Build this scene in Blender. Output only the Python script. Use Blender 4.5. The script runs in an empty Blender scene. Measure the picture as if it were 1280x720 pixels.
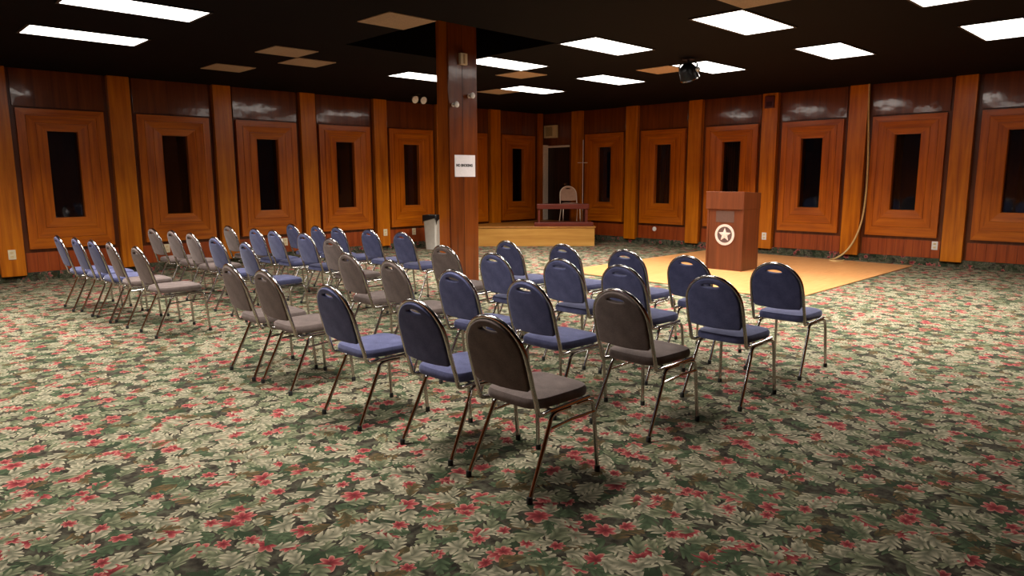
import bpy, bmesh, math, random
from mathutils import Vector, Matrix
random.seed(7)
PI = math.pi
SC = bpy.context.scene
COL = SC.collection

# ---------------------------------------------------------------- helpers
class MB:
    """collects geometry of ONE mesh object"""
    def __init__(s): s.v = []; s.f = []; s.m = []
    def quad(s, pts, mi=0):
        b = len(s.v); s.v += [tuple(p) for p in pts]; s.f.append(tuple(range(b, b+len(pts)))); s.m.append(mi)
    def box(s, a, b, mi=0, M=None):
        x0,y0,z0 = a; x1,y1,z1 = b
        P = [Vector(p) for p in ((x0,y0,z0),(x1,y0,z0),(x1,y1,z0),(x0,y1,z0),(x0,y0,z1),(x1,y0,z1),(x1,y1,z1),(x0,y1,z1))]
        if M is not None: P = [M @ p for p in P]
        n = len(s.v); s.v += [tuple(p) for p in P]
        for q in ((0,3,2,1),(4,5,6,7),(0,1,5,4),(1,2,6,5),(2,3,7,6),(3,0,4,7)):
            s.f.append(tuple(n+i for i in q)); s.m.append(mi)
    def prism(s, poly, z0, z1, mi=0):
        n = len(s.v); k = len(poly)
        s.v += [(x,y,z0) for x,y in poly] + [(x,y,z1) for x,y in poly]
        s.f.append(tuple(n+i for i in reversed(range(k)))); s.m.append(mi)
        s.f.append(tuple(n+k+i for i in range(k))); s.m.append(mi)
        for i in range(k):
            j = (i+1) % k; s.f.append((n+i,n+j,n+k+j,n+k+i)); s.m.append(mi)
    def rings(s, R, closed_ends=True, mi=0):
        """list of rings (equal length) skinned together"""
        n = len(s.v); k = len(R[0])
        for r in R: s.v += [tuple(p) for p in r]
        for a in range(len(R)-1):
            for i in range(k):
                j = (i+1) % k
                s.f.append((n+a*k+i, n+a*k+j, n+(a+1)*k+j, n+(a+1)*k+i)); s.m.append(mi)
        if closed_ends:
            s.f.append(tuple(n+i for i in reversed(range(k)))); s.m.append(mi)
            s.f.append(tuple(n+(len(R)-1)*k+i for i in range(k))); s.m.append(mi)
    def tube(s, pts, r, seg=8, mi=0):
        P = [Vector(p) for p in pts]; R = []
        up = Vector((0.13,0.27,1)).normalized(); nrm = None
        for i, p in enumerate(P):
            t = (P[min(i+1,len(P)-1)] - P[max(i-1,0)]).normalized()
            if nrm is None:
                nrm = t.cross(up); nrm = nrm if nrm.length > 1e-3 else t.cross(Vector((1,0,0)))
            nrm = (nrm - t*nrm.dot(t)).normalized(); b = t.cross(nrm)
            rr = r(i/(len(P)-1)) if callable(r) else r
            R.append([p + (nrm*math.cos(2*PI*k/seg) + b*math.sin(2*PI*k/seg))*rr for k in range(seg)])
        s.rings(R, True, mi)
    def lathe(s, prof, c=(0,0,0), seg=20, mi=0, M=None):
        R = []
        for r, z in prof:
            ring = [Vector((r*math.cos(2*PI*k/seg), r*math.sin(2*PI*k/seg), z)) for k in range(seg)]
            if M is not None: ring = [M @ p for p in ring]
            R.append([p + Vector(c) for p in ring])
        s.rings(R, True, mi)
    def build(s, name, mats, parent=None, smooth=False, bevel=0, origin=None):
        me = bpy.data.meshes.new(name)
        V = s.v
        if origin is not None: V = [tuple(Vector(v)-Vector(origin)) for v in V]
        me.from_pydata(V, [], s.f)
        mats = mats if isinstance(mats, (list, tuple)) else [mats]
        for m in mats: me.materials.append(m)
        me.polygons.foreach_set('material_index', s.m)
        bm = bmesh.new(); bm.from_mesh(me); bmesh.ops.recalc_face_normals(bm, faces=bm.faces)
        bm.to_mesh(me); bm.free()
        if smooth: me.polygons.foreach_set('use_smooth', [True]*len(me.polygons))
        me.update()
        o = bpy.data.objects.new(name, me); COL.objects.link(o)
        if origin is not None: o.location = origin
        if parent is not None: o.parent = parent
        if bevel:
            md = o.modifiers.new('bevel', 'BEVEL'); md.width = bevel; md.segments = 2; md.limit_method = 'ANGLE'
        if smooth:
            me.set_sharp_from_angle(angle=math.radians(40))
        return o

def smooth_path(pts, n=6):
    P = [Vector(p) for p in pts]; out = []
    for i in range(len(P)-1):
        p0 = P[i-1] if i else P[0]*2-P[1]; p1, p2 = P[i], P[i+1]
        p3 = P[i+2] if i+2 < len(P) else P[-1]*2-P[-2]
        for k in range(n):
            t = k/n
            out.append(0.5*((2*p1)+(p2-p0)*t+(2*p0-5*p1+4*p2-p3)*t*t+(3*p1-p0-3*p2+p3)*t**3))
    out.append(P[-1]); return out

def tag(o, label=None, cat=None, group=None, kind=None):
    if label: o['label'] = label
    if cat: o['category'] = cat
    if group: o['group'] = group
    if kind: o['kind'] = kind
    return o
def thing(name, label, cat, loc=(0,0,0), rz=0, group=None):
    o = bpy.data.objects.new(name, None); o.empty_display_size = .1; COL.objects.link(o)
    o.location = loc; o.rotation_euler = (0,0,rz)
    return tag(o, label, cat, group)
def copy_tree(o, parent=None):
    c = o.copy(); COL.objects.link(c); c.parent = parent
    for ch in list(o.children): copy_tree(ch, c)
    return c
def curve_mesh(name, data):
    """evaluate a curve / text datablock to a plain mesh"""
    o = bpy.data.objects.new(name, data); COL.objects.link(o)
    dg = bpy.context.evaluated_depsgraph_get(); dg.update()
    me = bpy.data.meshes.new_from_object(o.evaluated_get(dg))
    bpy.data.objects.remove(o); bpy.data.curves.remove(data)
    me.name = name
    return me

# ---------------------------------------------------------------- materials
class NT:
    def __init__(s, name):
        s.mat = bpy.data.materials.new(name); s.mat.use_nodes = True
        s.t = s.mat.node_tree; s.n = s.t.nodes; s.l = s.t.links
        s.bsdf = s.n['Principled BSDF']
    def new(s, typ, **kw):
        nd = s.n.new(typ)
        for k, v in kw.items(): setattr(nd, k, v)
        return nd
    def put(s, sock, v):
        if isinstance(v, bpy.types.NodeSocket): s.l.new(v, sock)
        else: sock.default_value = v
    def math(s, op, a, b=0.0, c=None):
        nd = s.new('ShaderNodeMath', operation=op)
        s.put(nd.inputs[0], a); s.put(nd.inputs[1], b)
        if c is not None: s.put(nd.inputs[2], c)
        return nd.outputs[0]
    def vmath(s, op, a, b):
        nd = s.new('ShaderNodeVectorMath', operation=op); s.put(nd.inputs[0], a); s.put(nd.inputs[1], b)
        return nd.outputs[0]
    def mix(s, f, a, b):
        nd = s.new('ShaderNodeMix', data_type='RGBA')
        s.put(nd.inputs[0], f); s.put(nd.inputs[6], a); s.put(nd.inputs[7], b)
        return nd.outputs[2]
    def noise(s, vec, scale=5., detail=2., rough=.5, dist=0.):
        nd = s.new('ShaderNodeTexNoise')
        if vec is not None: s.l.new(vec, nd.inputs['Vector'])
        nd.inputs['Scale'].default_value = scale; nd.inputs['Detail'].default_value = detail
        nd.inputs['Roughness'].default_value = rough; nd.inputs['Distortion'].default_value = dist
        return nd
    def ramp(s, fac, stops, interp='LINEAR'):
        nd = s.new('ShaderNodeValToRGB'); s.put(nd.inputs[0], fac)
        cr = nd.color_ramp; cr.interpolation = interp
        while len(cr.elements) < len(stops): cr.elements.new(.5)
        for e, (p, c) in zip(cr.elements, stops): e.position = p; e.color = (*c, 1)
        return nd.outputs[0]
    def bump(s, h, strength=.2, dist=.01):
        nd = s.new('ShaderNodeBump'); nd.inputs['Strength'].default_value = strength
        nd.inputs['Distance'].default_value = dist; s.l.new(h, nd.inputs['Height'])
        s.l.new(nd.outputs[0], s.bsdf.inputs['Normal'])
    def pos(s): return s.new('ShaderNodeNewGeometry').outputs['Position']
    def obj(s): return s.new('ShaderNodeTexCoord').outputs['Object']

def simple(name, col, rough=.5, metal=0., spec=.5, nscale=40., var=.12, coat=0.):
    t = NT(name)
    nz = t.noise(t.obj(), nscale, 3.)
    d = tuple(c*(1-var) for c in col); l = tuple(min(1, c*(1+var)) for c in col)
    t.put(t.bsdf.inputs['Base Color'], t.ramp(nz.outputs[0], [(.3, d), (.7, l)]))
    t.bsdf.inputs['Roughness'].default_value = rough; t.bsdf.inputs['Metallic'].default_value = metal
    t.bsdf.inputs['Specular IOR Level'].default_value = spec; t.bsdf.inputs['Coat Weight'].default_value = coat
    t.bsdf.inputs['Coat Roughness'].default_value = .15
    return t.mat

def wood(name, dark, mid, light, axis='z', rough=.32, coat=.5, freq=16., wave=.6, coat_rough=.2):
    t = NT(name)
    mp = t.new('ShaderNodeMapping')
    t.l.new(t.pos(), mp.inputs[0])
    mp.inputs['Scale'].default_value = {'z': (1,1,.055), 'h': (.06,.06,1), 'x': (.06,1,1), 'y': (1,.06,1)}[axis]
    g = t.noise(mp.outputs[0], freq, 7., .62, .35)
    big = t.noise(t.pos(), 1.3, 2.)
    f = t.math('ADD', t.math('MULTIPLY', g.outputs[0], .75), t.math('MULTIPLY', big.outputs[0], .25))
    t.put(t.bsdf.inputs['Base Color'], t.ramp(f, [(.34, dark), (.5, mid), (.66, light)]))
    t.bsdf.inputs['Roughness'].default_value = rough; t.bsdf.inputs['Specular IOR Level'].default_value = .3
    t.bsdf.inputs['Coat Weight'].default_value = coat
    t.bsdf.inputs['Coat Roughness'].default_value = coat_rough
    w = t.noise(t.pos(), 4.5, 2.)
    nd = t.new('ShaderNodeBump'); nd.inputs['Strength'].default_value = wave; nd.inputs['Distance'].default_value = .012
    t.l.new(w.outputs[0], nd.inputs['Height'])
    t.l.new(nd.outputs[0], t.bsdf.inputs['Normal']); t.l.new(nd.outputs[0], t.bsdf.inputs['Coat Normal'])
    return t.mat

def fabric(name, dark, light, sheen=(1,1,1)):
    t = NT(name)
    a = t.noise(t.obj(), 420., 2.); b = t.noise(t.obj(), 14., 3.)
    f = t.math('ADD', t.math('MULTIPLY', a.outputs[0], .65), t.math('MULTIPLY', b.outputs[0], .35))
    t.put(t.bsdf.inputs['Base Color'], t.ramp(f, [(.35, dark), (.65, light)]))
    t.bsdf.inputs['Roughness'].default_value = .85; t.bsdf.inputs['Specular IOR Level'].default_value = .25
    t.bsdf.inputs['Sheen Weight'].default_value = .4; t.bsdf.inputs['Sheen Roughness'].default_value = .3; t.bsdf.inputs['Sheen Tint'].default_value = (*sheen, 1)
    t.bump(a.outputs[0], .25, .002)
    return t.mat

def carpet(name, upright=False):
    t = NT(name)
    P = t.pos()
    if upright:      # the same carpet turned up the wall
        sx = t.new('ShaderNodeSeparateXYZ'); t.l.new(P, sx.inputs[0]); cx = t.new('ShaderNodeCombineXYZ')
        t.l.new(t.math('SUBTRACT', sx.outputs[0], sx.outputs[1]), cx.inputs[0]); t.l.new(sx.outputs[2], cx.inputs[1]); P = cx.outputs[0]
    nd = t.noise(P, 7., 2.)
    wob = t.vmath('MULTIPLY', t.vmath('SUBTRACT', nd.outputs[1], (.5,.5,.5)), (.07,.07,0))
    flat = t.vmath('ADD', P, wob)
    def vor(scale, off):
        v = t.new('ShaderNodeTexVoronoi', voronoi_dimensions='2D'); v.inputs['Scale'].default_value = scale
        src = t.vmath('ADD', flat, (off*1.37, off*2.11, 0)); t.l.new(src, v.inputs['Vector'])
        loc = t.vmath('SUBTRACT', src, v.outputs['Position'])
        sp = t.new('ShaderNodeSeparateXYZ'); t.l.new(loc, sp.inputs[0])
        sc = t.new('ShaderNodeSeparateColor'); t.l.new(v.outputs['Color'], sc.inputs[0])
        return t.math('MULTIPLY', sp.outputs[0], scale), t.math('MULTIPLY', sp.outputs[1], scale), sc.outputs
    def leaf(base, scale, off, colors, keep, L=.62, W=.37, nl=2.7):
        x, y, rnd = vor(scale, off)
        ang = t.math('MULTIPLY', rnd[0], 6.283)
        c, s_ = t.math('COSINE', ang), t.math('SINE', ang)
        u = t.math('ADD', t.math('MULTIPLY', x, c), t.math('MULTIPLY', y, s_))
        v = t.math('SUBTRACT', t.math('MULTIPLY', y, c), t.math('MULTIPLY', x, s_))
        bend = t.math('MULTIPLY', t.math('SUBTRACT', rnd[1], .5), 1.1)
        v = t.math('ADD', v, t.math('MULTIPLY', bend, t.math('MULTIPLY', u, u)))
        av = t.math('ABSOLUTE', v)
        tt = t.math('DIVIDE', t.math('ADD', u, L), 2*L)
        tc = t.math('MINIMUM', t.math('MAXIMUM', tt, 0.), 1.)
        w = t.math('MULTIPLY', t.math('SINE', t.math('MULTIPLY', t.math('POWER', tc, .75), PI)), W)
        ph = t.math('FRACT', t.math('MULTIPLY', t.math('SUBTRACT', u, t.math('MULTIPLY', av, 1.2)), nl))
        saw = t.math('MULTIPLY', t.math('ABSOLUTE', t.math('SUBTRACT', ph, .5)), 2.)
        lob = t.math('SUBTRACT', 1., t.math('MULTIPLY', t.math('POWER', saw, 1.6), .72))
        m = t.math('MULTIPLY', t.math('LESS_THAN', av, t.math('MULTIPLY', w, lob)), t.math('LESS_THAN', rnd[2], keep))
        colr = t.ramp(rnd[1], colors, 'CONSTANT')
        # dyed shading of the printed leaf: darker base and between its lobes, pale tip
        sh = t.math('MINIMUM', t.math('MULTIPLY', t.math('ADD', t.math('MULTIPLY', tc, .5), t.math('DIVIDE', av, .5)), t.math('SUBTRACT', 1.35, t.math('MULTIPLY', saw, .9))), 1.)
        dk = t.mix(.84, colr, (.020,.034,.016,1))
        colr = t.mix(sh, dk, colr)
        return t.mix(m, base, colr)
    def flower(base, scale, off, keep, R=.30):
        x, y, rnd = vor(scale, off)
        th = t.math('ADD', t.math('ARCTAN2', y, x), t.math('MULTIPLY', rnd[0], 6.283))
        r = t.math('SQRT', t.math('ADD', t.math('MULTIPLY', x, x), t.math('MULTIPLY', y, y)))
        pet = t.math('ADD', .55, t.math('MULTIPLY', t.math('ABSOLUTE', t.math('COSINE', t.math('MULTIPLY', th, 3.5))), .45))
        lim = t.math('MULTIPLY', pet, R)
        m = t.math('MULTIPLY', t.math('LESS_THAN', r, lim), t.math('LESS_THAN', rnd[2], keep))
        f = t.math('DIVIDE', r, t.math('MAXIMUM', lim, .01))
        colr = t.ramp(f, [(0., (.09,.012,.014)), (.45, (.24,.028,.034)), (.8, (.40,.085,.085)), (1., (.5,.26,.19))])
        return t.mix(m, base, colr)
    shade_k = .35 if upright else 1.  # same carpet; upright strip's leaf colours darkened to stand in for shade
    cream, sage, green, dkg, brown = [tuple(c*shade_k for c in q) for q in ((.50,.445,.31), (.28,.285,.17), (.10,.138,.072), (.036,.054,.027), (.17,.10,.042))]
    bgn = t.noise(flat, 22., 3.)
    c = t.ramp(bgn.outputs[0], [(.35, (.018,.014,.010)), (.5, (.05,.042,.03)), (.66, (.085,.085,.055))])
    mixd = [(0., sage), (.25, green), (.5, dkg), (.68, brown), (.8, cream)]
    pale = [(0., cream), (.4, sage), (.66, cream), (.82, green), (.92, brown)]
    c = leaf(c, 8.5, 1.3, mixd, .95)
    c = leaf(c, 7.6, 5.1, mixd, .8, nl=3.2)
    c = flower(c, 4.6, 2.7, .68)
    c = leaf(c, 8.8, 9.4, pale, .7)
    c = flower(c, 6.4, 7.9, .4, .26)
    c = leaf(c, 7.0, 3.3, pale, .45, nl=3.0)
    c = leaf(c, 9.6, 12.6, pale, .36)
    fz = t.noise(P, 260., 2.)
    c = t.mix(t.math('MULTIPLY', fz.outputs[0], .35), c, (.03,.03,.025,1))
    t.put(t.bsdf.inputs['Base Color'], c)
    t.bsdf.inputs['Roughness'].default_value = .95; t.bsdf.inputs['Specular IOR Level'].default_value = .1
    t.bump(fz.outputs[0], .35, .006)
    return t.mat

def parquet(name):
    t = NT(name)
    P = t.pos()
    ck = t.new('ShaderNodeTexChecker'); ck.inputs['Scale'].default_value = 3.28; t.l.new(P, ck.inputs[0])
    res = []
    for sc in ((30,1.5,1), (1.5,30,1)):
        mp = t.new('ShaderNodeMapping'); t.l.new(P, mp.inputs[0]); mp.inputs['Scale'].default_value = sc
        n1 = t.noise(mp.outputs[0], 1., 5.); res.append(n1.outputs[0])
    mx = t.mix(ck.outputs[1], res[0], res[1])
    t.put(t.bsdf.inputs['Base Color'], t.ramp(mx, [(.3, (.48,.21,.065)), (.5, (.58,.275,.10)), (.7, (.66,.335,.13))]))
    t.bsdf.inputs['Roughness'].default_value = .38; t.bsdf.inputs['Coat Weight'].default_value = .15
    return t.mat

def emit(name, col, strength):
    t = NT(name)
    e = t.new('ShaderNodeEmission')
    nz = t.noise(t.obj(), 90., 1.)
    t.l.new(t.ramp(nz.outputs[0], [(.3, tuple(c*.97 for c in col)), (.7, col)]), e.inputs[0])
    e.inputs[1].default_value = strength
    t.l.new(e.outputs[0], t.n['Material Output'].inputs[0])
    return t.mat

def glass_mat(name):
    t = NT(name)
    tr = t.new('ShaderNodeBsdfTransparent'); tr.inputs[0].default_value = (.55,.56,.58,1)
    gl = t.new('ShaderNodeBsdfGlossy'); gl.inputs['Roughness'].default_value = .02
    fr = t.new('ShaderNodeFresnel'); fr.inputs[0].default_value = 1.5
    mx = t.new('ShaderNodeMixShader')
    t.l.new(fr.outputs[0], mx.inputs[0]); t.l.new(tr.outputs[0], mx.inputs[1]); t.l.new(gl.outputs[0], mx.inputs[2])
    t.l.new(mx.outputs[0], t.n['Material Output'].inputs[0])
    return t.mat

def ceiling_mat():
    t = NT('black_ceiling_tile')
    br = t.new('ShaderNodeTexBrick'); br.offset = 0.; br.squash = 1.
    mp = t.new('ShaderNodeMapping'); mp.inputs['Location'].default_value = (.015, .005, 0)
    t.l.new(t.pos(), mp.inputs[0]); t.l.new(mp.outputs[0], br.inputs[0])
    br.inputs['Scale'].default_value = 1.; br.inputs['Brick Width'].default_value = .635; br.inputs['Row Height'].default_value = .635
    br.inputs['Mortar Size'].default_value = .012
    br.inputs['Color1'].default_value = (.0030,.0018,.0020,1); br.inputs['Color2'].default_value = (.0040,.0022,.0025,1)
    br.inputs['Mortar'].default_value = (.002,.0015,.0015,1)
    t.l.new(br.outputs[0], t.bsdf.inputs['Base Color'])
    t.bsdf.inputs['Roughness'].default_value = .8; t.bsdf.inputs['Specular IOR Level'].default_value = .08
    t.bump(t.noise(t.pos(), 120., 3.).outputs[0], .3, .004)
    return t.mat

LIGHT = 3.0
AREA_W = 34.0
M = dict(
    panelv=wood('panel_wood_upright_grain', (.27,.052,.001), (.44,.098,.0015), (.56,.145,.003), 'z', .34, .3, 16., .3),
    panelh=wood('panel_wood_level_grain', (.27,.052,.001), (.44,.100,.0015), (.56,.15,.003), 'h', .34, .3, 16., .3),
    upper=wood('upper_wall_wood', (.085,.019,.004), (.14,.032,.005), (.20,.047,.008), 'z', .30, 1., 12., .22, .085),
    pilaster=wood('pilaster_wood', (.31,.070,.001), (.49,.130,.002), (.62,.19,.004), 'z', .32, .35, 16., .3),
    wains=wood('wainscot_wood', (.18,.028,.004), (.29,.048,.007), (.36,.07,.010), 'z', .4, .3),
    pillar=wood('pillar_wood', (.085,.017,.002), (.15,.031,.003), (.21,.048,.005), 'z', .3, .4, 14., .4, .13),
    backing=wood('backing_wood', (.06,.013,.002), (.11,.024,.003), (.16,.036,.005), 'z', .4, .3),
    groove=simple('dark_groove_stain', (.03,.008,.003), .5),
    podium=wood('podium_wood', (.068,.018,.006), (.10,.026,.008), (.13,.035,.011), 'z', .4, .2, 14., .1),
    podium_panel=simple('podium_plaque_grey', (.075,.038,.028), .45),
    stage=wood('stage_plywood', (.40,.17,.03), (.52,.25,.05), (.62,.33,.08), 'h', .45, .1, 8., .1),
    stagetop=wood('stage_top_board', (.30,.11,.02), (.40,.16,.03), (.48,.22,.05), 'x', .4, .2, 8., .1),
    redwood=wood('red_bench_wood', (.075,.010,.005), (.12,.016,.007), (.16,.024,.010), 'h', .45, .08, 12., .1),
    carpet=carpet('leaf_carpet'), carpetup=carpet('leaf_carpet_upright_shaded', True), parquet=parquet('parquet'),
    ceiling=ceiling_mat(), black=simple('black_plastic', (.008,.008,.009), .4),
    tan=simple('tan_ceiling_tile', (.42,.28,.17), .9, nscale=60., var=.15),
    blue=fabric('navy_fabric', (.043,.047,.108), (.112,.120,.235), (.75,.78,1)),
    grey=fabric('brown_grey_fabric', (.078,.060,.055), (.192,.147,.136), (1,.86,.84)),
    pink=fabric('tan_rose_fabric', (.52,.29,.19), (.66,.40,.27)),
    chrome=simple('chrome_tube', (.52,.50,.48), .17, 1., .5, 6., .1),
    steel=simple('pale_steel', (.75,.68,.60), .35, .6, .5, 20., .05),
    rubber=simple('black_rubber', (.01,.01,.01), .7),
    ivory=simple('ivory_plastic', (.78,.66,.45), .4, 0, .5, 30., .05),
    white=simple('white_plastic', (.8,.76,.72), .45, 0, .5, 30., .05),
    paper=simple('white_paper', (.75,.70,.72), .8, 0, .3, 40., .04),
    ink=simple('black_ink', (.05,.045,.05), .7),
    beige=simple('beige_enamel', (.72,.55,.30), .5), beiged=simple('beige_grille', (.42,.29,.14), .6),
    jamb=simple('pale_jamb_paint', (.88,.72,.56), .5), door=wood('dark_door_wood', (.012,.006,.004), (.022,.010,.006), (.035,.015,.009), 'z', .4, .2),
    can=simple('grey_white_can', (.60,.56,.50), .5, 0, .5, 12., .06), bag=simple('black_liner', (.008,.008,.009), .3),
    cord=simple('cream_cord', (.62,.42,.17), .5), red=simple('dark_red_enamel', (.09,.012,.014), .35),
    blind=simple('brown_blind_fabric', (.10,.055,.032), .8),
    logo=simple('pale_logo_paint', (.52,.43,.39), .5), logod=simple('logo_dark_disc', (.075,.045,.042), .5),
    lens=simple('lamp_lens', (.85,.82,.78), .25),
    glass=glass_mat('window_glass'), lit=emit('lit_diffuser', (1.0,.93,.84), LIGHT),
    ltrim=simple('black_light_trim', (.02,.018,.018), .5),
)

# ---------------------------------------------------------------- room
SA, OA, SB, OB = 1.7041, 1.0702, 1.7267, 2.0561     # bay pitch and first bay, left and right wall
CZ = 3.27                                            # ceiling
XR, YB = 15.6, -17.2                                 # room ends behind the camera
def A(s, d, z): return Vector((d, s, z))             # point on left wall: s along it, d into the room
def B(s, d, z): return Vector((s, -d, z))            # point on right wall
def wbox(mb, W, s0, s1, d0, d1, z0, z1, mi=0):
    p, q = W(s0, d0, z0), W(s1, d1, z1)
    mb.box([min(p[i], q[i]) for i in range(3)], [max(p[i], q[i]) for i in range(3)], mi)

mb = MB(); mb.box((-.2, YB-.2, -.1), (XR+.2, .2, 0))
tag(mb.build('floor', M['carpet']), 'green, cream and red leaf patterned carpet', 'floor', kind='structure')
mb = MB()
HX0, HX1, HY0, HY1 = 5.065, 6.97, -9.155, -7.25       # tiles left out around the pillar: an open black recess
for a, b in (((-.2, YB-.2), (XR+.2, HY0)), ((-.2, HY1), (XR+.2, .2)), ((-.2, HY0), (HX0, HY1)), ((HX1, HY0), (XR+.2, HY1))):
    mb.box((*a, CZ), (*b, CZ+.1))
for a, b in (((HX0-.05, HY0), (HX0, HY1)), ((HX1, HY0), (HX1+.05, HY1)), ((HX0, HY0-.05), (HX1, HY0)), ((HX0, HY1), (HX1, HY1+.05))):
    mb.box((*a, CZ+.1), (*b, CZ+.55))
mb.box((HX0-.05, HY0-.05, CZ+.55), (HX1+.05, HY1+.05, CZ+.6))
tag(mb.build('ceiling', M['ceiling']), 'black painted tile ceiling', 'ceiling', kind='structure')

WZ0, WZ1, WH = .98, 2.339, .211
def make_wall(W, name, base_name, bays, s_lo, s_hi, label):
    """backing with real openings, upper panels, wainscot"""
    mb = MB()
    wbox(mb, W, s_lo, s_hi, -.2, 0, 0, WZ0-.03); wbox(mb, W, s_lo, s_hi, -.2, 0, WZ1+.03, CZ)
    edges = [s_lo]
    for b in sorted(bays): edges += [b-WH-.03, b+WH+.03]
    edges.append(s_hi)
    for i in range(0, len(edges), 2): wbox(mb, W, edges[i], edges[i+1], -.2, 0, WZ0-.03, WZ1+.03)
    w = mb.build(name, M['backing']); tag(w, label, 'wall', kind='structure')
    for b in bays:
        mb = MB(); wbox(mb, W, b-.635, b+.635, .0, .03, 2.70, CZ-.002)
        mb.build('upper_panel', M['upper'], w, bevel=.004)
        mb = MB()
        n = 9
        for k in range(n):
            x0 = b-.66+1.32*k/n; wbox(mb, W, x0+.002, x0+1.32/n-.002, .0, .012, .12, .44)
        mb.build('wainscot', M['wains'], w)
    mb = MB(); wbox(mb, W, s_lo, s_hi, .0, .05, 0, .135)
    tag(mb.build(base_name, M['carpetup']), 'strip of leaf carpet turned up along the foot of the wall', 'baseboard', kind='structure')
    return w

baysA = [-(OA+SA*k) for k in range(0, 10)]
baysB = [OB+SB*j for j in range(0, 8)]
make_wall(A, 'wall_left', 'baseboard_left', [b for b in baysA if b > YB+.7], YB, 0, 'left wall of varnished wooden panels')
make_wall(B, 'wall_right', 'baseboard_right', [b for b in baysB if b < XR-.7], 0, XR, 'right wall of varnished wooden panels')
mb = MB(); mb.box((-.2, YB-.2, 0), (XR+.2, YB, CZ)); tag(mb.build('wall_back', M['panelv']), 'wooden back wall', 'wall', kind='structure')
mb = MB(); mb.box((XR, YB, 0), (XR+.2, 0, CZ)); tag(mb.build('wall_side', M['panelv']), 'wooden side wall', 'wall', kind='structure')

def frame_ring(mb, W, c, o, i, do, di):
    """mitred ring of four boards; o, i = (half width, z0, z1) of its outer and inner edge"""
    O = [(c-o[0], o[1]), (c+o[0], o[1]), (c+o[0], o[2]), (c-o[0], o[2])]
    I = [(c-i[0], i[1]), (c+i[0], i[1]), (c+i[0], i[2]), (c-i[0], i[2])]
    for k in range(4):
        j = (k+1) % 4
        mb.quad([W(O[k][0], do, O[k][1]), W(O[j][0], do, O[j][1]), W(I[j][0], di, I[j][1]), W(I[k][0], di, I[k][1])], 1 if k % 2 == 0 else 0)
wn = [0]
def make_window(W, c, blind=None):
    wn[0] += 1
    mb = MB()
    R = [((.605,.50,2.675), 0.0), ((.605,.50,2.675), .068), ((.49,.665,2.575), .070), ((.488,.667,2.573), .061), ((.484,.671,2.569), .061),
         ((.482,.673,2.567), .072), ((.36,.825,2.46), .062), ((.358,.827,2.458), .054), ((.354,.831,2.454), .054), ((.352,.833,2.452), .064), ((WH+.012,WZ0-.012,WZ1+.012), .050), ((WH,WZ0,WZ1), .044), ((WH,WZ0,WZ1), -.2)]
    for a, b in zip(R, R[1:]): frame_ring(mb, W, c, a[0], b[0], a[1], b[1])
    me = mb.build('window_%d' % wn[0], [M['panelv'], M['panelh']])
    tag(me, 'narrow dark window in a mitred wooden panel', 'window', kind='structure')
    g = MB(); wbox(g, W, c-WH, c+WH, -.048, -.042, WZ0, WZ1); g.build('pane', M['glass'], me)
    if blind:
        b0, b1 = blind; s = MB(); n = max(2, round((b1-b0)/.06))
        for k in range(n):
            x = c+b0+(b1-b0)*(k+.5)/n
            p, q = W(x-.03, -.13, WZ0), W(x+.024, -.10, WZ0)
            s.quad([p, q, (q[0], q[1], WZ1), (p[0], p[1], WZ1)])
        s.build('vertical_blind', M['blind'], me)
# which bays have blinds drawn behind the glass (left wall counted from the corner; right wall from the door)
blA = {3: (-.2,.2), 2: (-.2,.0), 5: (-.2,.2), 1: (-.2,.1)}
blB = {2: (-.2,.2), 1: (-.05,.2), 5: (-.05,.21), 4: (-.2,-.1)}
for k, b in enumerate(baysA):
    if b > YB+.7: make_window(A, b, blA.get(k))
for j, b in enumerate(baysB):
    if b < XR-.7: make_window(B, b, blB.get(j))
tn = [0]
def trim(W, s0, s1, d, z0, z1, mat, label):
    tn[0] += 1
    mb = MB(); wbox(mb, W, s0, s1, 0, d, z0, z1)
    return tag(mb.build('trim_%d' % tn[0], mat, bevel=.006), label, 'pilaster', kind='structure')
for k, b in enumerate(baysA):
    s = b-SA/2
    if s > YB+.3: trim(A, s-.165, s+.165, .11, .10, CZ, M['pilaster'], 'flat wooden pilaster between window panels')
trim(A, -(OA-SA/2)-.10, -.20, .11, .10, CZ, M['panelv'], 'flat wooden board in the room corner')
for j, b in enumerate(baysB):
    s = b-SB/2
    if s < XR-.3: trim(B, s-.165, s+.165, .11, .10, CZ, M['pilaster'], 'flat wooden pilaster between window panels')
# door in the corner
d = MB(); wbox(d, B, .11, .88, 0, .02, .46, 2.38); do = tag(d.build('door_1', M['door']), 'dark door above the stage in the room corner', 'door', kind='structure')
d = MB(); wbox(d, B, .004, .13, 0, .185, .46, 2.45); d.build('door_jamb', M['jamb'], do, bevel=.004)
d = MB(); wbox(d, B, .115, .90, 0, .05, 2.38, 2.43); d.build('door_header', M['jamb'], do)
d = MB(); d.lathe([(.0,0),(.03,0),(.03,.02),(.012,.025),(.012,.05),(.028,.06),(.03,.08),(.0,.09)], (.80,-.02,1.42), 12, M=Matrix.Rotation(PI/2, 4, 'X'))
d.build('door_knob', M['chrome'], do, True)
d = MB(); wbox(d, B, .0, 1.03, 0, .025, 2.44, CZ); wbox(d, B, .90, 1.03, 0, .025, .1, 2.44)
tn[0] += 1; tag(d.build('trim_%d' % tn[0], M['upper']), 'plain wooden boards over the corner door', 'wall trim', kind='structure')

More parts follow.
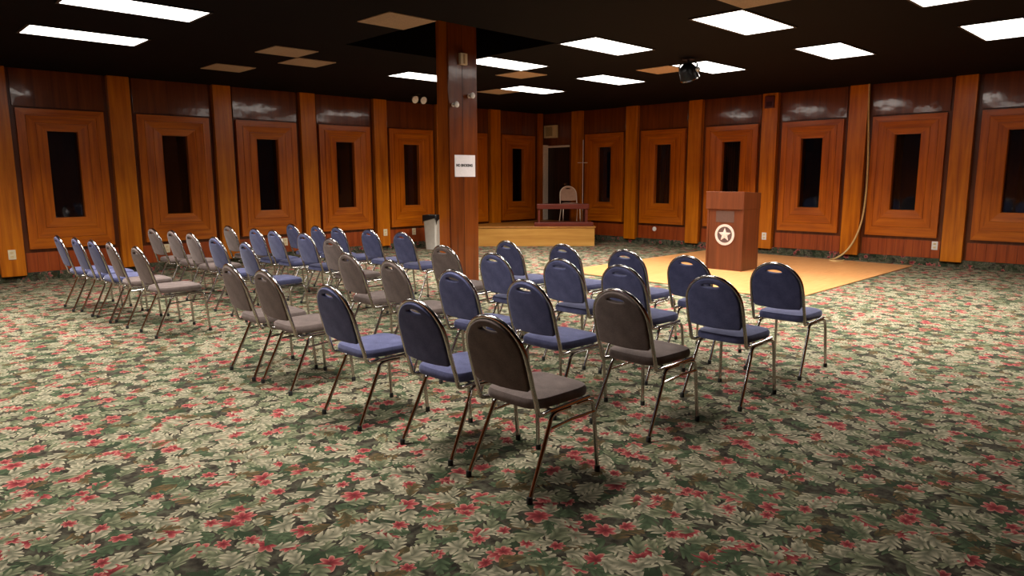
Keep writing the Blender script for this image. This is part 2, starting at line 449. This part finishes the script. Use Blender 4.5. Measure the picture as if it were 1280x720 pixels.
# ---------------------------------------------------------------- ceiling lights and tiles
def ceiling_light(x, y, label, w=.635, l=1.27, group='lit fluorescent ceiling panels'):
    t = thing('ceiling_light', label, 'ceiling light', (x+w/2, y+l/2, CZ), 0, group)
    f = MB(); a, b = w/2, l/2
    for q in ((-a,-b,a,-b+.03), (-a,b-.03,a,b), (-a,-b+.03,-a+.025,b-.03), (a-.025,-b+.03,a,b-.03)):
        f.box((q[0],q[1],-.012), (q[2],q[3],.0))
    f.build('frame', M['ltrim'], t)
    dd = MB(); dd.box((-a+.025,-b+.03,-.008), (a-.025,b-.03,-.001)); dd.build('diffuser', M['lit'], t)
    la = bpy.data.lights.new('tubes', 'AREA'); la.shape = 'RECTANGLE'; la.size = w-.05; la.size_y = l-.06
    la.energy = AREA_W; la.spread = math.radians(135); la.color = (1.0,.93,.84)
    lo = bpy.data.objects.new('tubes', la); COL.objects.link(lo); lo.parent = t; lo.location = (0,0,-.013)
    return t
XS = [3.16, 5.065, 6.97, 8.875, 10.78]
ceiling_light(5.065, -12.33, 'long lit ceiling panel at the top left edge, nearest of the left pair')
ceiling_light(3.16, -12.33, 'long lit ceiling panel nearest the left wall')
ceiling_light(6.97, -7.25, 'lit ceiling panel right of the pillar, nearer than the light behind it')
ceiling_light(8.875, -7.25, 'lit ceiling panel at upper right, touching a tan tile')
ceiling_light(8.875, -4.71, 'lit ceiling panel above the podium side, right of the black spotlight')
ceiling_light(10.78, -7.25, 'lit ceiling panel cut off by the top edge of the view')
ceiling_light(10.78, -4.71, 'lit ceiling panel at the far right edge')
ceiling_light(5.065, -7.25, 'lit ceiling panel touching the right edge of the pillar')
ceiling_light(3.16, -7.25, 'lit ceiling panel reaching left from behind the pillar')
ceiling_light(3.16, -4.71, 'lit ceiling panel deepest in the corner, right of the pillar')
ceiling_light(5.065, -4.71, 'lit ceiling panel in front of the corner, left of the black spotlight')
ceiling_light(6.97, -4.71, 'lit ceiling panel partly hidden by the black spotlight')
ceiling_light(8.875, -12.33, 'added lit ceiling panel overhead, unseen above the top of the view')  # unseen panel added to light the foreground
ceiling_light(6.97, -14.87, 'added fill light panel on the ceiling behind the viewer, unseen')  # unseen fill light, added to brighten the near chair backs
ceiling_light(3.16, -14.87, 'added fill light panel by the left wall behind the viewer, unseen')  # second fill panel added behind the camera, unseen
def ceiling_tile(x, y, label):
    mb = MB(); mb.box((-.305,-.305,-.012), (.305,.305,0))
    o = mb.build('ceiling_tile', M['tan'], bevel=.004); o.location = (x+.3175, y+.3175, CZ)
    tag(o, label, 'ceiling tile', 'tan replacement tiles in the black ceiling')
ceiling_tile(6.335, -9.79, 'bare tan ceiling tile, largest, left of the pillar top')
ceiling_tile(3.795, -9.79, 'tan ceiling tile, the further left of two touching corner to corner')
ceiling_tile(3.16, -9.155, 'tan ceiling tile, the nearer the pillar of two touching corners')
ceiling_tile(1.89, -9.79, 'small tan ceiling tile closest to the left wall')
ceiling_tile(4.43, -5.98, 'tan ceiling tile between two lit panels right of the pillar')
ceiling_tile(2.525, -4.71, 'tan ceiling tile beside the deepest lit panel, partly behind the pillar')
ceiling_tile(6.335, -4.71, 'tan ceiling tile just left of the black spotlight')
ceiling_tile(9.51, -7.885, 'tan ceiling tile at the top edge, above a lit panel')

# ---------------------------------------------------------------- pillar
PX, PY, PW, PD = 5.81, -7.58, .236, .50
pt = thing('wooden_pillar', 'square dark red-brown wooden pillar with a paper sign, in the aisle', 'pillar', (PX-PW/2, PY-PD/2, 0))
mb = MB(); a, b = PW/2, PD/2
mb.box((-a,-b,0), (a,b,CZ+.549)); mb.build('shaft', M['pillar'], pt, bevel=.008)
mb = MB(); mb.box((a-.001,-.012,.0), (a+.003,-.008,CZ+.549)); mb.build('board_seam', M['groove'], pt)
mb = MB(); mb.box((-a-.004,-b-.006,0), (a-.02,-b,CZ+.549)); mb.build('lit_face_sheet', M['panelv'], pt)  # brighter wood sheet over the left face, paints the light falling on it
fx = PX
def on_pillar(name, label, cat, y, z):   # local frame: +x out of the pillar face
    return thing(name, label, cat, (fx, y, z))
sg = on_pillar('paper_sign', 'white paper sign with black lettering taped to the pillar', 'sign', -7.815, 1.747)
mb = MB(); mb.box((.001,-.183,-.146), (.004,.183,.146)); mb.build('sheet', M['paper'], sg)
def text_mesh(name, s, size, mat, parent, Mx):
    c = bpy.data.curves.new(name, 'FONT'); c.body = s; c.size = size; c.align_x = 'CENTER'; c.align_y = 'CENTER'; c.extrude = .0006; c.offset = .0035
    me = curve_mesh(name, c); me.transform(Mx); me.materials.append(mat)
    o = bpy.data.objects.new(name, me); COL.objects.link(o); o.parent = parent
    return o
text_mesh('lettering', 'NO SMOKING', .046, M['ink'], sg, Matrix.Translation((.0045,-.012,.006)) @ Matrix(((0,0,1,0),(1,0,0,0),(0,1,0,0),(0,0,0,1))))
bx = on_pillar('junction_box', 'small beige box high on the pillar face', 'electrical box', -7.84, 3.145)
mb = MB(); mb.box((0,-.06,-.075), (.045,.06,.075)); mb.build('housing', M['ivory'], bx, bevel=.006)
mb = MB(); mb.box((.045,-.012,-.06), (.05,.012,.06)); mb.build('slot', M['beiged'], bx)
def lamp(name, label, y, z):
    t = on_pillar(name, label, 'lamp', y, z)
    R = Matrix.Rotation(PI/2, 4, 'Y')
    q = MB(); q.lathe([(.0,0),(.028,0),(.028,.012),(.012,.016),(.012,.035),(.0,.035)], (0,0,0), 14, M=R); q.build('base', M['white'], t, True)
    q = MB(); q.lathe([(.0,.03),(.02,.032),(.036,.06),(.04,.085),(.034,.09),(.0,.094)], (0,0,0), 16, M=R); q.build('lamp_head', M['lens'], t, True)
lamp('wall_lamp', 'tiny white lamp head on the pillar, the lower left of two', -8.01, 2.545)
lamp('wall_lamp', 'tiny white lamp head on the pillar, the upper right of two', -7.73, 2.68)
# twin-head emergency light hung from the ceiling by the left wall
et = thing('ceiling_emergency_light', 'twin headed white emergency light hanging left of the pillar', 'emergency light', (1.45, -5.32, CZ+.006))
q = MB(); q.box((-.06,-.06,-.02), (.06,.06,0)); q.tube([(0,0,-.02),(0,0,-.06)], .01); q.box((-.03,-.16,-.075), (.03,.16,-.055)); q.build('bracket', M['black'], et)
Rl = Matrix.Rotation(PI/2+.3, 4, 'Y') @ Matrix.Identity(4)
for s in (-1, 1):
    q = MB(); q.lathe([(.0,-.05),(.03,-.045),(.06,-.01),(.075,.03),(.07,.036),(.0,.045)], (.03, s*.105, -.125), 18, M=Rl)
    q.build('lamp_head', M['lens'], et, True)

# ---------------------------------------------------------------- black spotlight on the ceiling
st = thing('ceiling_spotlight', 'round black spotlight hanging from the ceiling in front of a lit panel', 'spotlight', (7.50, -5.02, CZ))
q = MB(); q.lathe([(.0,0),(.09,0),(.09,-.02),(.02,-.025),(.02,-.07),(.0,-.07)], seg=18); q.build('mount', M['black'], st, True)
q = MB(); q.tube([(-.14,.0,-.17),(-.15,0,-.09),(-.10,0,-.065),(.10,0,-.065),(.15,0,-.09),(.14,0,-.17)], .012); q.build('yoke', M['black'], st, True)
Rs = Matrix.Rotation(.5, 4, 'X')
q = MB(); q.lathe([(.0,.11),(.05,.11),(.09,.08),(.125,.03),(.135,-.10),(.0,-.10)], (0,0,-.18), 24, M=Rs); q.build('housing', M['black'], st, True)
q = MB(); q.lathe([(.10,-.095),(.14,-.095),(.142,-.115),(.10,-.118)], (0,0,-.18), 24, M=Rs); q.build('rim', M['chrome'], st, True)
q = MB(); q.lathe([(.0,0),(.03,0),(.034,.02),(.03,.04),(.0,.045)], (.14,0,-.17), 14, M=Matrix.Rotation(PI/2, 4, 'Y')); q.build('knob', M['steel'], st, True)

# ---------------------------------------------------------------- small things on the walls
def outlet(W, s, z, d, label, round_=False):
    loc = W(s, d, z)
    t = thing('wall_outlet', label, 'wall outlet', loc, -PI/2 if W is A else PI, 'cover plates along the wall foot')
    # local: +y... plate lies in local xz, facing local -y turned into the room
    t.rotation_euler = (0, 0, PI/2 if W is A else 0)
    q = MB()
    if round_: q.lathe([(.0,0),(.055,0),(.05,.012),(.0,.016)], (0,0,0), 18, M=Matrix.Rotation(PI/2, 4, 'X'))
    else: q.box((-.05,-.012,-.075), (.05,0,.075))
    q.build('plate', M['ivory'] if W is A else M['white'], t, bevel=0 if round_ else .004)
    if not round_:
        for zz in (-.032, .032):
            k = MB(); k.box((-.022,-.016,zz-.018), (.022,-.010,zz+.018)); k.build('socket', M['beige'], t, bevel=.003)
outlet(A, -12.15, .44, .11, 'ivory outlet plate at the far left edge of the left wall')
outlet(A, -9.86, .37, .012, 'ivory outlet plate behind the second row chairs, left wall')
outlet(A, -7.62, .34, .012, 'ivory outlet plate behind the middle chairs of the left wall')
outlet(A, -5.30, .40, .11, 'pale outlet plate low on the pilaster left of the trash can')
outlet(A, -4.45, .37, .012, 'pale outlet plate on red wainscot just left of the trash can')
outlet(B, 3.59, .37, .012, 'round white cover plate on red wainscot left of the podium', True)
outlet(B, 6.39, .36, .11, 'white outlet plate on the pilaster just right of the podium')
outlet(B, 9.54, .36, .012, 'white outlet plate low on the wall right of the hanging cord')
al = thing('alarm_box', 'dark red alarm box high on the pilaster above the podium', 'alarm', B(6.37, .104, 3.09))
q = MB(); q.box((-.10,-.05,-.12), (.10,0,.12)); q.build('housing', M['red'], al, bevel=.01)
q = MB(); q.box((-.06,-.058,-.09), (.06,-.05,.0)); q.build('lens', simple('smoked_red_lens', (.05,.006,.008), .2), al, bevel=.004)
sp = thing('wall_speaker', 'square beige speaker box on the wall over the corner door', 'speaker', B(.27, .025, 2.80))
q = MB(); q.box((-.22,-.09,-.165), (.22,0,.165)); q.build('cabinet', M['beige'], sp, bevel=.012)
q = MB()
for k in range(9): q.box((-.13+k*.026,-.098,-.12), (-.114+k*.026,-.09,.12))
q.build('grille', M['beiged'], sp)
# hanging cord
pts = [B(8.27,.125,CZ), B(8.29,.125,2.8), B(8.33,.13,2.2), B(8.355,.135,1.6), B(8.35,.14,1.1), B(8.31,.16,.7), B(8.22,.2,.38), B(8.10,.26,.16), B(7.98,.36,.045), B(7.93,.50,.025), B(7.98,.66,.022), B(8.09,.72,.022), B(8.18,.60,.022), B(8.14,.42,.022)]
q = MB(); q.tube(smooth_path(pts, 8), .016, 8)
tag(q.build('power_cord', M['cord'], None, True, origin=tuple(B(8.1,.3,0))), 'cream cord hanging from the ceiling and curling onto the parquet', 'cord')

# ---------------------------------------------------------------- dance floor, stage
q = MB(); q.box((5.27,-5.25,.002), (9.32,-.40,.018))
tag(q.build('dance_floor', M['parquet'], bevel=.004, origin=(7.3,-2.8,0)), 'pale square parquet dance floor laid on the carpet under the podium', 'dance floor')
sg = thing('stage_platform', 'low light wooden stage across the far corner, right of the pillar', 'stage', (1.0,-1.0,0))
def L(x, y): return (x-1.0, y+1.0)
poly = [L(.13,-.13), L(.13,-3.38), L(.75,-3.385), L(2.82,-1.315), L(1.66,-.13)]
q = MB(); q.prism(poly, 0, .425); q.build('front_panel', M['stage'], sg)
poly2 = [L(.125,-.125), L(.125,-3.40), L(.75,-3.41), L(2.85,-1.31), L(1.67,-.125)]
q = MB(); q.prism(poly2, .425, .46); q.build('deck', M['stagetop'], sg, bevel=.004)
Z45 = PI/4
def stage_pt(t, back, z):   # t = x on the stage's front line, back = metres behind it
    return Vector((t-back*math.sqrt(.5), t-4.135+back*math.sqrt(.5), z))
# red bench on the stage: local x along the stage front, local y towards the back
c = stage_pt((1.824+2.80)/2, .02, .461)
rb = thing('red_bench', 'low red-brown wooden bench with an open middle, on the stage edge', 'bench', c, Z45)
q = MB(); q.box((-.69,-.0,0), (.69,.52,.09)); q.build('base', M['redwood'], rb, bevel=.008)
q = MB(); q.box((-.63,.03,.40), (.59,.49,.515)); q.build('top', M['redwood'], rb, bevel=.008)
for x0, x1 in ((-.60,-.555), (.50,.56)):
    for y0 in (.06, .42):
        q = MB(); q.box((x0,y0,.09), (x1,y0+.05,.40)); q.build('post', M['redwood'], rb)
# thin pole stand
ps = thing('pole_stand', 'thin pole with a short crossbar standing behind the red bench', 'pole', stage_pt(2.66, .74, .461), Z45)
q = MB(); q.lathe([(.0,0),(.13,0),(.13,.012),(.02,.03),(.0,.03)], seg=18); q.build('foot', M['steel'], ps, True)
q = MB(); q.tube([(0,0,.02),(0,0,2.02)], .007); q.build('pole', M['steel'], ps, True)
q = MB(); q.tube([(-.13,0,1.48),(.11,0,1.48)], .006); q.build('crossbar', M['steel'], ps, True)

# ---------------------------------------------------------------- podium
pd = thing('podium', 'brown wooden podium with a star emblem standing on the parquet', 'podium', (7.22,-2.99,.019))
q = MB(); q.box((-.33,-.28,.0), (-.30,.29,1.05)); q.box((.30,-.28,0), (.33,.29,1.05)); q.box((-.30,-.28,0), (.30,-.255,1.05)); q.build('body', M['podium'], pd, bevel=.004)
q = MB(); q.box((-.30,-.25,.55), (.30,.27,.57)); q.build('shelf', M['podium'], pd)
q = MB(); q.rings([[(-.362,-.302,1.03),(.336,-.302,1.03),(.336,.295,1.03),(-.362,.295,1.03)], [(-.362,-.302,1.325),(.336,-.302,1.325),(.336,.295,1.30),(-.362,.295,1.30)]]); q.build('top_box', M['podium'], pd, bevel=.006)
for x0 in (-.335, .305):
    q = MB(); q.box((x0,-.29,.0), (x0+.03,-.28,1.03)); q.build('corner_strip', M['podium'], pd)
q = MB(); q.box((-.17,-.284,.81), (.165,-.279,1.0)); q.build('plaque', M['podium_panel'], pd)
Rx = Matrix.Rotation(PI/2, 4, 'X')
q = MB(); q.lathe([(.0,0),(.145,0),(.145,.004),(.0,.004)], (.005,-.281,.60), 40, M=Rx); em = q.build('emblem', M['logod'], pd)
em['label'] = 'round emblem with a pale ring and star'
q = MB(); q.lathe([(.137,0),(.178,0),(.178,.008),(.137,.008),(.137,0)], (.005,-.281,.60), 48, M=Rx); q.build('ring', M['logo'], em, True)
star = []
for k in range(10):
    r = .118 if k % 2 == 0 else .052; a = PI/2 + k*PI/5; star.append((r*math.cos(a)+.005, r*math.sin(a)+.60))
q = MB(); n = len(star)
q.v = [(x,-.287,z) for x, z in star] + [(x,-.285,z) for x, z in star] + [(.005,-.293,.60)]
for k in range(n): q.f += [(k,(k+1)%n,2*n), (k,(k+1)%n,n+(k+1)%n,n+k)]; q.m += [0,0]
q.build('star', M['logo'], em)

# ---------------------------------------------------------------- trash can
tc = thing('trash_can', 'pale grey trash can with a black liner, left of the pillar', 'trash can', (.62,-4.37,0), Z45*.6)
def rr(w, d, z, n=6, r=.05):
    out = []
    for cx, cy, a0 in ((w-r,d-r,0), (-w+r,d-r,PI/2), (-w+r,-d+r,PI), (w-r,-d+r,1.5*PI)):
        for k in range(n): a = a0+PI/2*k/(n-1); out.append(Vector((cx+r*math.cos(a), cy+r*math.sin(a), z)))
    return out
q = MB(); q.rings([rr(.15,.15,0), rr(.19,.19,.72), rr(.20,.20,.73), rr(.20,.20,.76), rr(.18,.18,.76), rr(.14,.14,.02)]); q.v = [(x*.86,y*.86,z) for x,y,z in q.v]; q.build('bin', M['can'], tc, True)
top = rr(.206,.206,.775); hem = [p.copy() for p in rr(.210,.210,.60)]
for k, p in enumerate(hem): p.z += (.13, .07, .10, -.06, -.02, .05)[k % 6]*(1 if k < 12 else .8)
inn = rr(.185,.185,.77); deep = rr(.16,.16,.45)
q = MB(); q.rings([hem, rr(.212,.212,.75), top, inn, deep], False); q.v = [(x*.86,y*.86,z) for x,y,z in q.v]; q.build('liner', M['bag'], tc, True)

# ---------------------------------------------------------------- chairs
def lean(z):
    return -.205 - (z-.47)*.27 if z > .5 else -.205 - (z-.47)*.2
def back_mesh(name, mat):
    """padded back: arch outline with an oval hand hole, leaned and slightly curved"""
    c = bpy.data.curves.new(name, 'CURVE'); c.dimensions = '2D'; c.fill_mode = 'BOTH'; c.extrude = .008; c.bevel_depth = .008; c.bevel_resolution = 2
    def poly(pts):
        s = c.splines.new('POLY'); s.points.add(len(pts)-1); s.use_cyclic_u = True
        for p, q in zip(s.points, pts): p.co = (q[0], q[1], 0, 1)
    out = [(-.178,.562), (-.10,.556), (0,.553), (.10,.556), (.178,.562), (.187,.575), (.188,.65)]
    for k in range(21):
        a = PI*k/20; out.append((.188*math.cos(a), .715+.178*math.sin(a)))
    out.append((-.188,.65)); out.append((-.187,.575))
    poly(out)
    poly([(.074*math.cos(2*PI*k/20), .852+.022*math.sin(2*PI*k/20)-.7*(.074*math.cos(2*PI*k/20))**2) for k in range(20)][::-1])
    me = curve_mesh(name, c)
    bm = bmesh.new(); bm.from_mesh(me)
    for k in range(-4, 5):
        bmesh.ops.bisect_plane(bm, geom=bm.verts[:]+bm.edges[:]+bm.faces[:], plane_co=(k*.042,0,0), plane_no=(1,0,0))
    bmesh.ops.remove_doubles(bm, verts=bm.verts, dist=1e-5)
    for v in bm.verts:
        x, z, n = v.co
        v.co = (x, lean(z) - n*.96 - .012*(1-(x/.2)**2), z - n*.26)
    bmesh.ops.recalc_face_normals(bm, faces=bm.faces)
    bm.to_mesh(me); bm.free()
    me.materials.clear(); me.materials.append(mat)
    me.polygons.foreach_set('use_smooth', [True]*len(me.polygons)); me.set_sharp_from_angle(angle=math.radians(50))
    return me
def make_chair(name, kind):
    fab = M[kind]; met = M['jamb'] if kind == 'pink' else M['chrome']
    t = thing(name, 'chair', 'chair')
    # seat
    def outline(s, z, n=40):
        out = []
        for k in range(n):
            a = 2*PI*k/n; ca, sa = math.cos(a), math.sin(a); e = .42
            x = math.copysign(abs(ca)**e, ca)*.212*s; y = math.copysign(abs(sa)**e, sa)*.226*s
            x *= 1.0 - .07*(1-(y/.226+1)/2)
            out.append((x, y+.022, z))
        return out
    q = MB(); q.rings([outline(.93,.440), outline(.985,.446), outline(1.0,.462), outline(.995,.478), outline(.955,.494), outline(.85,.502), outline(.6,.508), outline(.25,.511)])
    q.build('seat', fab, t, True)
    bo = bpy.data.objects.new('backrest', back_mesh('backrest', fab)); COL.objects.link(bo); bo.parent = t
    # hoop
    h = [(.198,-.10,.424), (.205,-.155,.423), (.210,-.192,.436), (.211,lean(.49)+.002,.49), (.211,lean(.58),.58), (.211,lean(.66),.66)]
    for k in range(15):
        a = PI*k/14; z = .715+.196*math.sin(a); h.append((.208*math.cos(a), lean(z), z))
    h += [(-x,y,z) for x, y, z in h[:6][::-1]]
    q = MB(); q.tube(smooth_path(h, 3), .0125, 10); q.build('back_frame', met, t, True)
    q = MB()
    for s in (-1, 1):
        q.tube([(s*.2,-.10,.424), (s*.2,.05,.426), (s*.2,.215,.43)], .011, 8)
    q.tube([(-.2,.17,.428), (.2,.17,.428)], .009); q.tube([(-.2,-.08,.426), (.2,-.08,.426)], .009)
    q.build('seat_frame', met, t, True)
    for s in (-1, 1):
        for P, foot in (([(s*.2,.10,.412), (s*.2,.19,.412), (s*.204,.235,.395), (s*.208,.246,.35), (s*.22,.270,.012)], (s*.22,.270)),
                        ([(s*.2,.06,.408), (s*.2,-.045,.407), (s*.204,-.088,.392), (s*.208,-.108,.35), (s*.225,-.270,.012)], (s*.225,-.270))):
            q = MB(); q.tube(smooth_path(P[:4], 4)[:-1] + [Vector(P[3])] + [Vector(P[4])], .0118, 10); lg = q.build('leg', met, t, True)
            q = MB(); q.lathe([(.0,0),(.0155,0),(.0155,.028),(.012,.034),(.0,.034)], (foot[0],foot[1],0), 10); q.build('rubber_foot', M['rubber'], lg, True)
        if kind == 'grey':
            q = MB(); q.tube([(s*.211,-.118,.335), (s*.206,.06,.344), (s*.212,.25,.346)], .008); q.build('stretcher', met, t, True)
    return t
proto = {k: make_chair('stacking_chair', k) for k in ('blue', 'grey', 'pink')}
used = set()
def place(kind, x, y, rz, label, group, z=0):
    o = proto[kind]
    if kind in used: o = copy_tree(o)
    used.add(kind)
    o.location = (x, y, z); o.rotation_euler = (0, 0, rz)
    tag(o, label, 'chair', group)
    return o
# world position of the middle of each back's top, back row to front row, from the aisle outwards
RIGHT = {
 'back': [('grey',7.709,-11.899), ('grey',8.256,-11.876), ('blue',9.256,-11.908), ('blue',10.077,-11.846), ('grey',10.709,-11.865)],
 'third': [('grey',7.647,-10.80), ('grey',8.408,-10.848), ('blue',9.243,-10.889), ('blue',9.988,-10.876), ('grey',10.656,-10.764)],
 'second': [('grey',7.697,-9.756), ('blue',8.599,-9.89), ('blue',9.324,-9.808), ('blue',9.954,-9.803), ('blue',10.759,-9.86)],
 'front': [('blue',7.816,-8.96), ('blue',8.487,-8.83), ('blue',9.275,-8.855), ('blue',9.971,-8.894), ('blue',10.724,-8.847)]}
LEFT = {
 'back': [('grey',5.561,-11.954), ('grey',4.83,-11.999), ('blue',4.366,-12.06), ('blue',3.825,-12.10), ('blue',3.30,-12.17)],
 'third': [('blue',5.873,-10.97), ('blue',4.95,-10.94), ('grey',4.10,-10.90), ('grey',3.42,-10.90), ('grey',2.80,-10.95)],
 'second': [('grey',6.117,-10.10), ('blue',5.168,-9.93), ('blue',4.428,-9.97), ('blue',3.93,-10.0), ('grey',3.11,-10.02)],
 'front': [('blue',5.948,-9.013), ('blue',5.22,-9.024), ('blue',4.524,-9.082), ('blue',4.05,-9.14), ('blue',3.389,-9.185)]}
ORD = ['nearest the aisle', 'second from the aisle', 'third from the aisle', 'fourth from the aisle', 'furthest from the aisle']
rng = random.Random(3)
for block, rows, side in (('right', RIGHT, 'right of the aisle'), ('left', LEFT, 'left of the aisle')):
    for row, items in rows.items():
        for i, (kind, x, y) in enumerate(items):
            col = {'blue': 'navy blue', 'grey': 'brown-grey'}[kind]
            if row == 'back' and block == 'right' and i == 4: where = 'closest to the viewer, right end of the back row'
            else: where = '%s in the %s row, %s block' % (ORD[i], row, block)
            place(kind, x, y+.33, math.radians(rng.uniform(-2.5, 2.5)), '%s padded chair, %s' % (col, where), 'chairs in the %s block of rows' % block)
v = stage_pt(2.47, 1.25, .461)
place('pink', v.x, v.y, math.radians(-135+6), 'rose-tan chair with pale frame on the stage, behind the red bench', None, v.z)

# ---------------------------------------------------------------- world, camera, view
w = bpy.data.worlds.new('night'); SC.world = w; w.use_nodes = True
w.node_tree.nodes['Background'].inputs[0].default_value = (.004,.004,.005,1); w.node_tree.nodes['Background'].inputs[1].default_value = .3
F, yaw, pitch, roll = 873.774468, 2.369828379, 0.155838524, -0.003839948
cp, sp_ = math.cos(pitch), math.sin(pitch)
fw = Vector((math.cos(yaw)*cp, math.sin(yaw)*cp, -sp_)); r0 = Vector((math.sin(yaw), -math.cos(yaw), 0)); u0 = r0.cross(fw)
r = r0*math.cos(roll)+u0*math.sin(roll); u = -r0*math.sin(roll)+u0*math.cos(roll)
cam = bpy.data.cameras.new('camera'); cam.sensor_fit = 'HORIZONTAL'; cam.sensor_width = 36; cam.lens = F*36/1280; cam.clip_start = .05
co = bpy.data.objects.new('camera', cam); COL.objects.link(co)
co.matrix_world = Matrix(((r.x,u.x,-fw.x,13.19388), (r.y,u.y,-fw.y,-14.11299), (r.z,u.z,-fw.z,1.58), (0,0,0,1)))
SC.camera = co
SC.view_settings.view_transform = 'Standard'; SC.view_settings.look = 'None'
SC.view_settings.exposure = 1.27; SC.view_settings.gamma = 1; SC.view_settings.use_curve_mapping = False
SC.cycles.use_denoising = True
SC.cycles.max_bounces = 8; SC.cycles.diffuse_bounces = 4; SC.cycles.transparent_max_bounces = 12
SC.cycles.sample_clamp_indirect = 6
